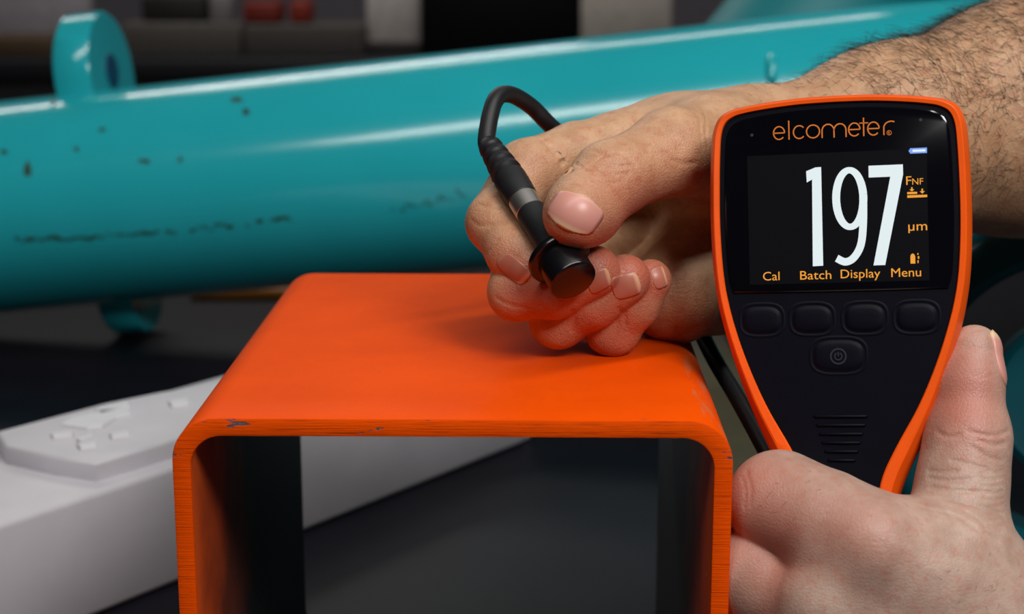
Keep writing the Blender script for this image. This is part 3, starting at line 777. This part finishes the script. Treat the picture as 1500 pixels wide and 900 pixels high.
def right_hand():
    H = Hand(); H.kb = 14
    # forearm, wrist, palm
    H.add_body([(2050, 60, 650, 47), (1750, 118, 622, 46), (1500, 172, 590, 40), (1300, 208, 566, 30.5), (1130, 228, 548, 21)])
    H.add_body([(1160, 250, 552, 20), (1090, 268, 550, 19), (985, 222, 540, 15.5), (900, 222, 534, 11)])
    H.add_body([(1110, 320, 560, 21), (1060, 385, 549, 20), (990, 432, 525, 15.5)])
    H.add_body([(1090, 255, 556, 22), (1010, 285, 562, 16), (945, 300, 564, 12)])
    H.add_body([(1090, 235, 540, 20), (1040, 212, 520, 14.5)])
    # thumb
    H.add_finger([(1062, 224, 522, 15.5), (985, 222, 501, 12.6), (893, 264, 483, 10.7), (856, 306, 474, 10.2), (843, 316, 468, 9.3)], 5, 9)
    # index, middle, ring, little: knuckle behind, middle joint at the left, tip at the right
    H.add_finger([(915, 221, 533, 11.6), (845, 228, 526, 10.4), (772, 252, 516, 9.9), (727, 326, 503, 8.9), (755, 371, 492, 8.3), (777, 388, 487, 7.3)], 3, 7)
    H.add_finger([(935, 260, 556, 11), (765, 375, 515, 9.6), (757, 428, 493, 8.3), (812, 425, 486, 8.1), (871, 397, 482, 7.5)], 3, 6)
    H.add_finger([(960, 300, 562, 10.5), (825, 415, 524, 9.4), (818, 468, 499, 8.5), (868, 440, 492, 8.0), (916, 409, 488, 7.4)], 3, 6)
    H.add_finger([(985, 350, 564, 9.5), (895, 445, 524, 8.8), (897, 481, 503, 8.2), (930, 445, 497, 7.2), (953, 411, 494, 6.4)], 3, 6)
    # lines of the skin
    for pts in (((868, 220), (885, 226), (905, 224), (928, 236)), ((842, 240), (862, 252), (884, 256)), ((858, 250), (872, 262), (898, 268), (915, 262)),
                ((870, 246), (895, 256), (922, 254)), ((880, 238), (905, 244), (930, 242)), ((852, 262), (868, 272), (888, 276)), ((905, 212), (925, 196), (945, 180)), ((885, 228), (872, 236), (862, 244))):
        H.crease(pts, .55, .42)
    for pts in (((690, 322), (702, 330), (720, 330)), ((702, 300), (720, 304), (735, 304)), ((712, 372), (722, 362), (730, 352)), ((790, 447), (800, 455), (805, 463)), ((726, 436), (750, 448), (772, 452)),
                ((838, 455), (842, 470), (838, 485)), ((905, 452), (915, 462), (916, 476)), ((985, 235), (1000, 240), (1020, 238)), ((1020, 160), (1026, 190), (1030, 220)), ((1030, 158), (1034, 190), (1036, 215))):
        H.crease(pts, .6, .35)
    H.crease(((793, 204), (804, 214), (814, 225), (824, 238), (834, 252)), .8, 1.7)
    tones = [(840, 340, 9, .5), (905, 330, 12, .5), (880, 255, 12, .25), (775, 410, 9, .6), (735, 365, 8, .35), (700, 320, 12, .25), (790, 250, 10, .25), (885, 375, 9, .65), (935, 385, 9, .7), (970, 400, 9, .75), (800, 450, 14, .45), (870, 470, 14, .5), (920, 500, 14, .5), (740, 440, 8, .3), (990, 250, 16, .2), (940, 290, 10, .4)]
    arm, V, G_ = skin_mesh('right_arm', H, (-28, 20, 138), (330, 260, 345), 1.25, MAT_SKIN_R, person, ORG, tones)
    arm['label'] = 'hairy right forearm and hand pinching the black probe'
    nail(H, arm, ORG, (857, 291), (828, 332), (-34, -18), .25, bow=.08)
    nail(H, arm, ORG, (733, 377), (772, 411), (10, -10), .2)
    nail(H, arm, ORG, (862, 420), (893, 404), (-4, -14), .1)
    nail(H, arm, ORG, (897, 425), (937, 413), (-5, -17), .1)
    nail(H, arm, ORG, (956, 410), (975, 403), (-5, -16), .1)
    # hair
    rs = np.random.RandomState(11)
    c_ = np.array([P(1130, 228, 548), P(1300, 208, 566), P(1500, 172, 590), P(1750, 118, 622)])
    x0, x1 = c_[0][0] - 14, c_[3][0]
    idx = np.nonzero((V[:, 0] > x0) & (V[:, 0] < x1))[0]
    wgt = np.clip((V[idx, 0] - x0) / 70, .04, 1.0) * np.where(V[idx, 0] > 250, .5, 1); up = G_[idx, 2]; fw = -G_[idx, 1]
    wgt *= np.clip(.25 + .9 * np.clip(up, 0, 1) + .35 * np.clip(fw, 0, 1), .1, 1.2); wgt *= (up > -.5)
    wgt /= wgt.sum(); pick = rs.choice(idx, 6500, replace=False, p=wgt)
    ax_ = (P(1130, 228, 548) - P(1500, 172, 590)); ax_ /= np.linalg.norm(ax_)
    tg = []
    for i in pick:
        g = G_[i]; sidev = np.cross(ax_, g); t = ax_ * rs.uniform(.2, 1) + sidev * rs.normal(.25, .6); t -= g * (t @ g); tg.append(t / np.linalg.norm(t))
    ln = rs.uniform(4, 13, len(pick)) * np.clip((V[pick, 0] - x0) / 50, .35, 1)
    hairs('arm_hair', V[pick], G_[pick], tg, ln, .08, arm, ORG, .35, rs)
right_hand()

def left_hand():
    H = Hand(); H.kb = 12
    H.add_body([(1720, 1290, 520, 36), (1580, 1130, 492, 31), (1478, 1005, 466, 27), (1430, 930, 452, 23)])
    H.add_body([(1276, 812, 440, 14.5), (1350, 850, 442, 16), (1440, 935, 450, 20)])
    H.add_body([(1215, 905, 445, 14.5), (1300, 935, 446, 17), (1430, 985, 454, 22)])
    H.add_body([(1408, 800, 447, 13), (1440, 890, 451, 16)])
    H.add_body([(1330, 806, 444, 8.5), (1385, 818, 446, 9.5)])
    H.add_body([(1190, 985, 450, 14), (1300, 1010, 452, 18), (1440, 1030, 458, 22)])
    H.add_body([(1272, 790, 431.5, 8.5), (1300, 815, 437, 9)]); H.add_body([(1196, 884, 436.5, 8.5), (1225, 910, 442, 9)])
    # thumb up along the rim
    H.add_finger([(1412, 815, 448, 13.2), (1406, 735, 452, 12.2), (1412, 690, 455, 11.6), (1418, 640, 457, 11.2), (1420, 560, 460, 8.8), (1427, 514, 461, 7.3)], 4, 3.5)
    # fingers: knuckle in front, middle joint at the left, tips behind the handle
    H.add_finger([(1274, 810, 439, 14.2), (1210, 768, 444, 13.4), (1142, 737, 453, 13.2), (1140, 745, 488, 11), (1215, 760, 503, 9.5)], 6, 6)
    H.add_finger([(1205, 905, 445, 14.2), (1112, 842, 456, 13.2), (1120, 850, 488, 11), (1200, 850, 503, 9.5)], 6, 5)
    H.add_finger([(1190, 985, 450, 13), (1105, 935, 460, 12.5), (1120, 940, 488, 10.5), (1190, 940, 503, 9)], 6, 9)
    # creases
    for pts in (((1372, 632), (1388, 640), (1405, 638)), ((1420, 632), (1440, 637), (1460, 638), (1477, 632)), ((1425, 655), (1445, 668), (1465, 675)), ((1432, 645), (1455, 652), (1472, 650)),
                ((1345, 742), (1372, 748), (1400, 756), (1430, 775), (1462, 792)), ((1395, 742), (1420, 752), (1445, 770), (1466, 778)), ((1350, 728), (1385, 732), (1430, 742), (1465, 752)),
                ((1360, 700), (1390, 705), (1420, 702)), ((1362, 715), (1400, 720), (1450, 722)), ((1395, 675), (1420, 680), (1450, 690)), ((1360, 690), (1380, 692), (1400, 690)),
                ):
        H.crease(pts, .6, .4)
    for pts in (((1087, 700), (1092, 720), (1090, 745)), ((1093, 690), (1100, 715), (1098, 740))):
        H.crease(pts, .7, .25)
    for t in range(9):
        y = 690 + t * 10; H.crease(((1440, y + 2), (1456, y + 3), (1470, y)), .45, .22)
    tones = [(1418, 520, 8, .3), (1412, 570, 12, .75), (1400, 610, 10, .5), (1140, 730, 14, .35), (1105, 700, 9, .4), (1270, 800, 12, .3), (1240, 770, 10, .3), (1120, 850, 14, .5), (1180, 880, 8, -.3), (1140, 790, 10, .5), (1440, 640, 8, .2)]
    arm, V, G_ = skin_mesh('left_arm', H, (50, -30, 40), (215, 130, 205), 1.25, MAT_SKIN_L, person, ORG, tones)
    arm['label'] = 'left hand gripping the handle of the gauge, thumb up along its rim'
    fx = np.array([1.0, -.42, 0.05]); fx /= np.linalg.norm(fx); b3, t3 = P(1452, 566, 459.5), P(1463, 487, 461)
    hv = np.cross(t3 - b3, fx); hv *= 6.4 / np.linalg.norm(hv)
    nail(H, arm, ORG, b3, t3, hv, .45, face=fx)
    rs = np.random.RandomState(5)
    idx = np.nonzero((G_[:, 1] < -.2))[0]
    q = V[idx] - CAM; dd = q @ np.array([0, ct, -st]); px = 750 + F * q[:, 0] / dd; py = 450 - F * (q @ np.array([0, st, ct])) / dd
    w_ = np.exp(-((px - 1150) / 40) ** 2 - ((py - 720) / 30) ** 2) * .8 + np.clip((py - 800) / 60, 0, 1) * np.clip((px - 1330) / 60, 0, 1) * .8 + .003; w_ /= w_.sum()
    pick = rs.choice(idx, 420, replace=False, p=w_); tg = []
    for i in pick:
        t = np.array([-.8, 0, -.5]) + rs.normal(0, .3, 3); t -= G_[i] * (t @ G_[i]); tg.append(t / np.linalg.norm(t))
    hairs('hand_hair', V[pick], G_[pick], tg, rs.uniform(1.5, 4.0, len(pick)), .05, arm, ORG, .3, rs)
left_hand()
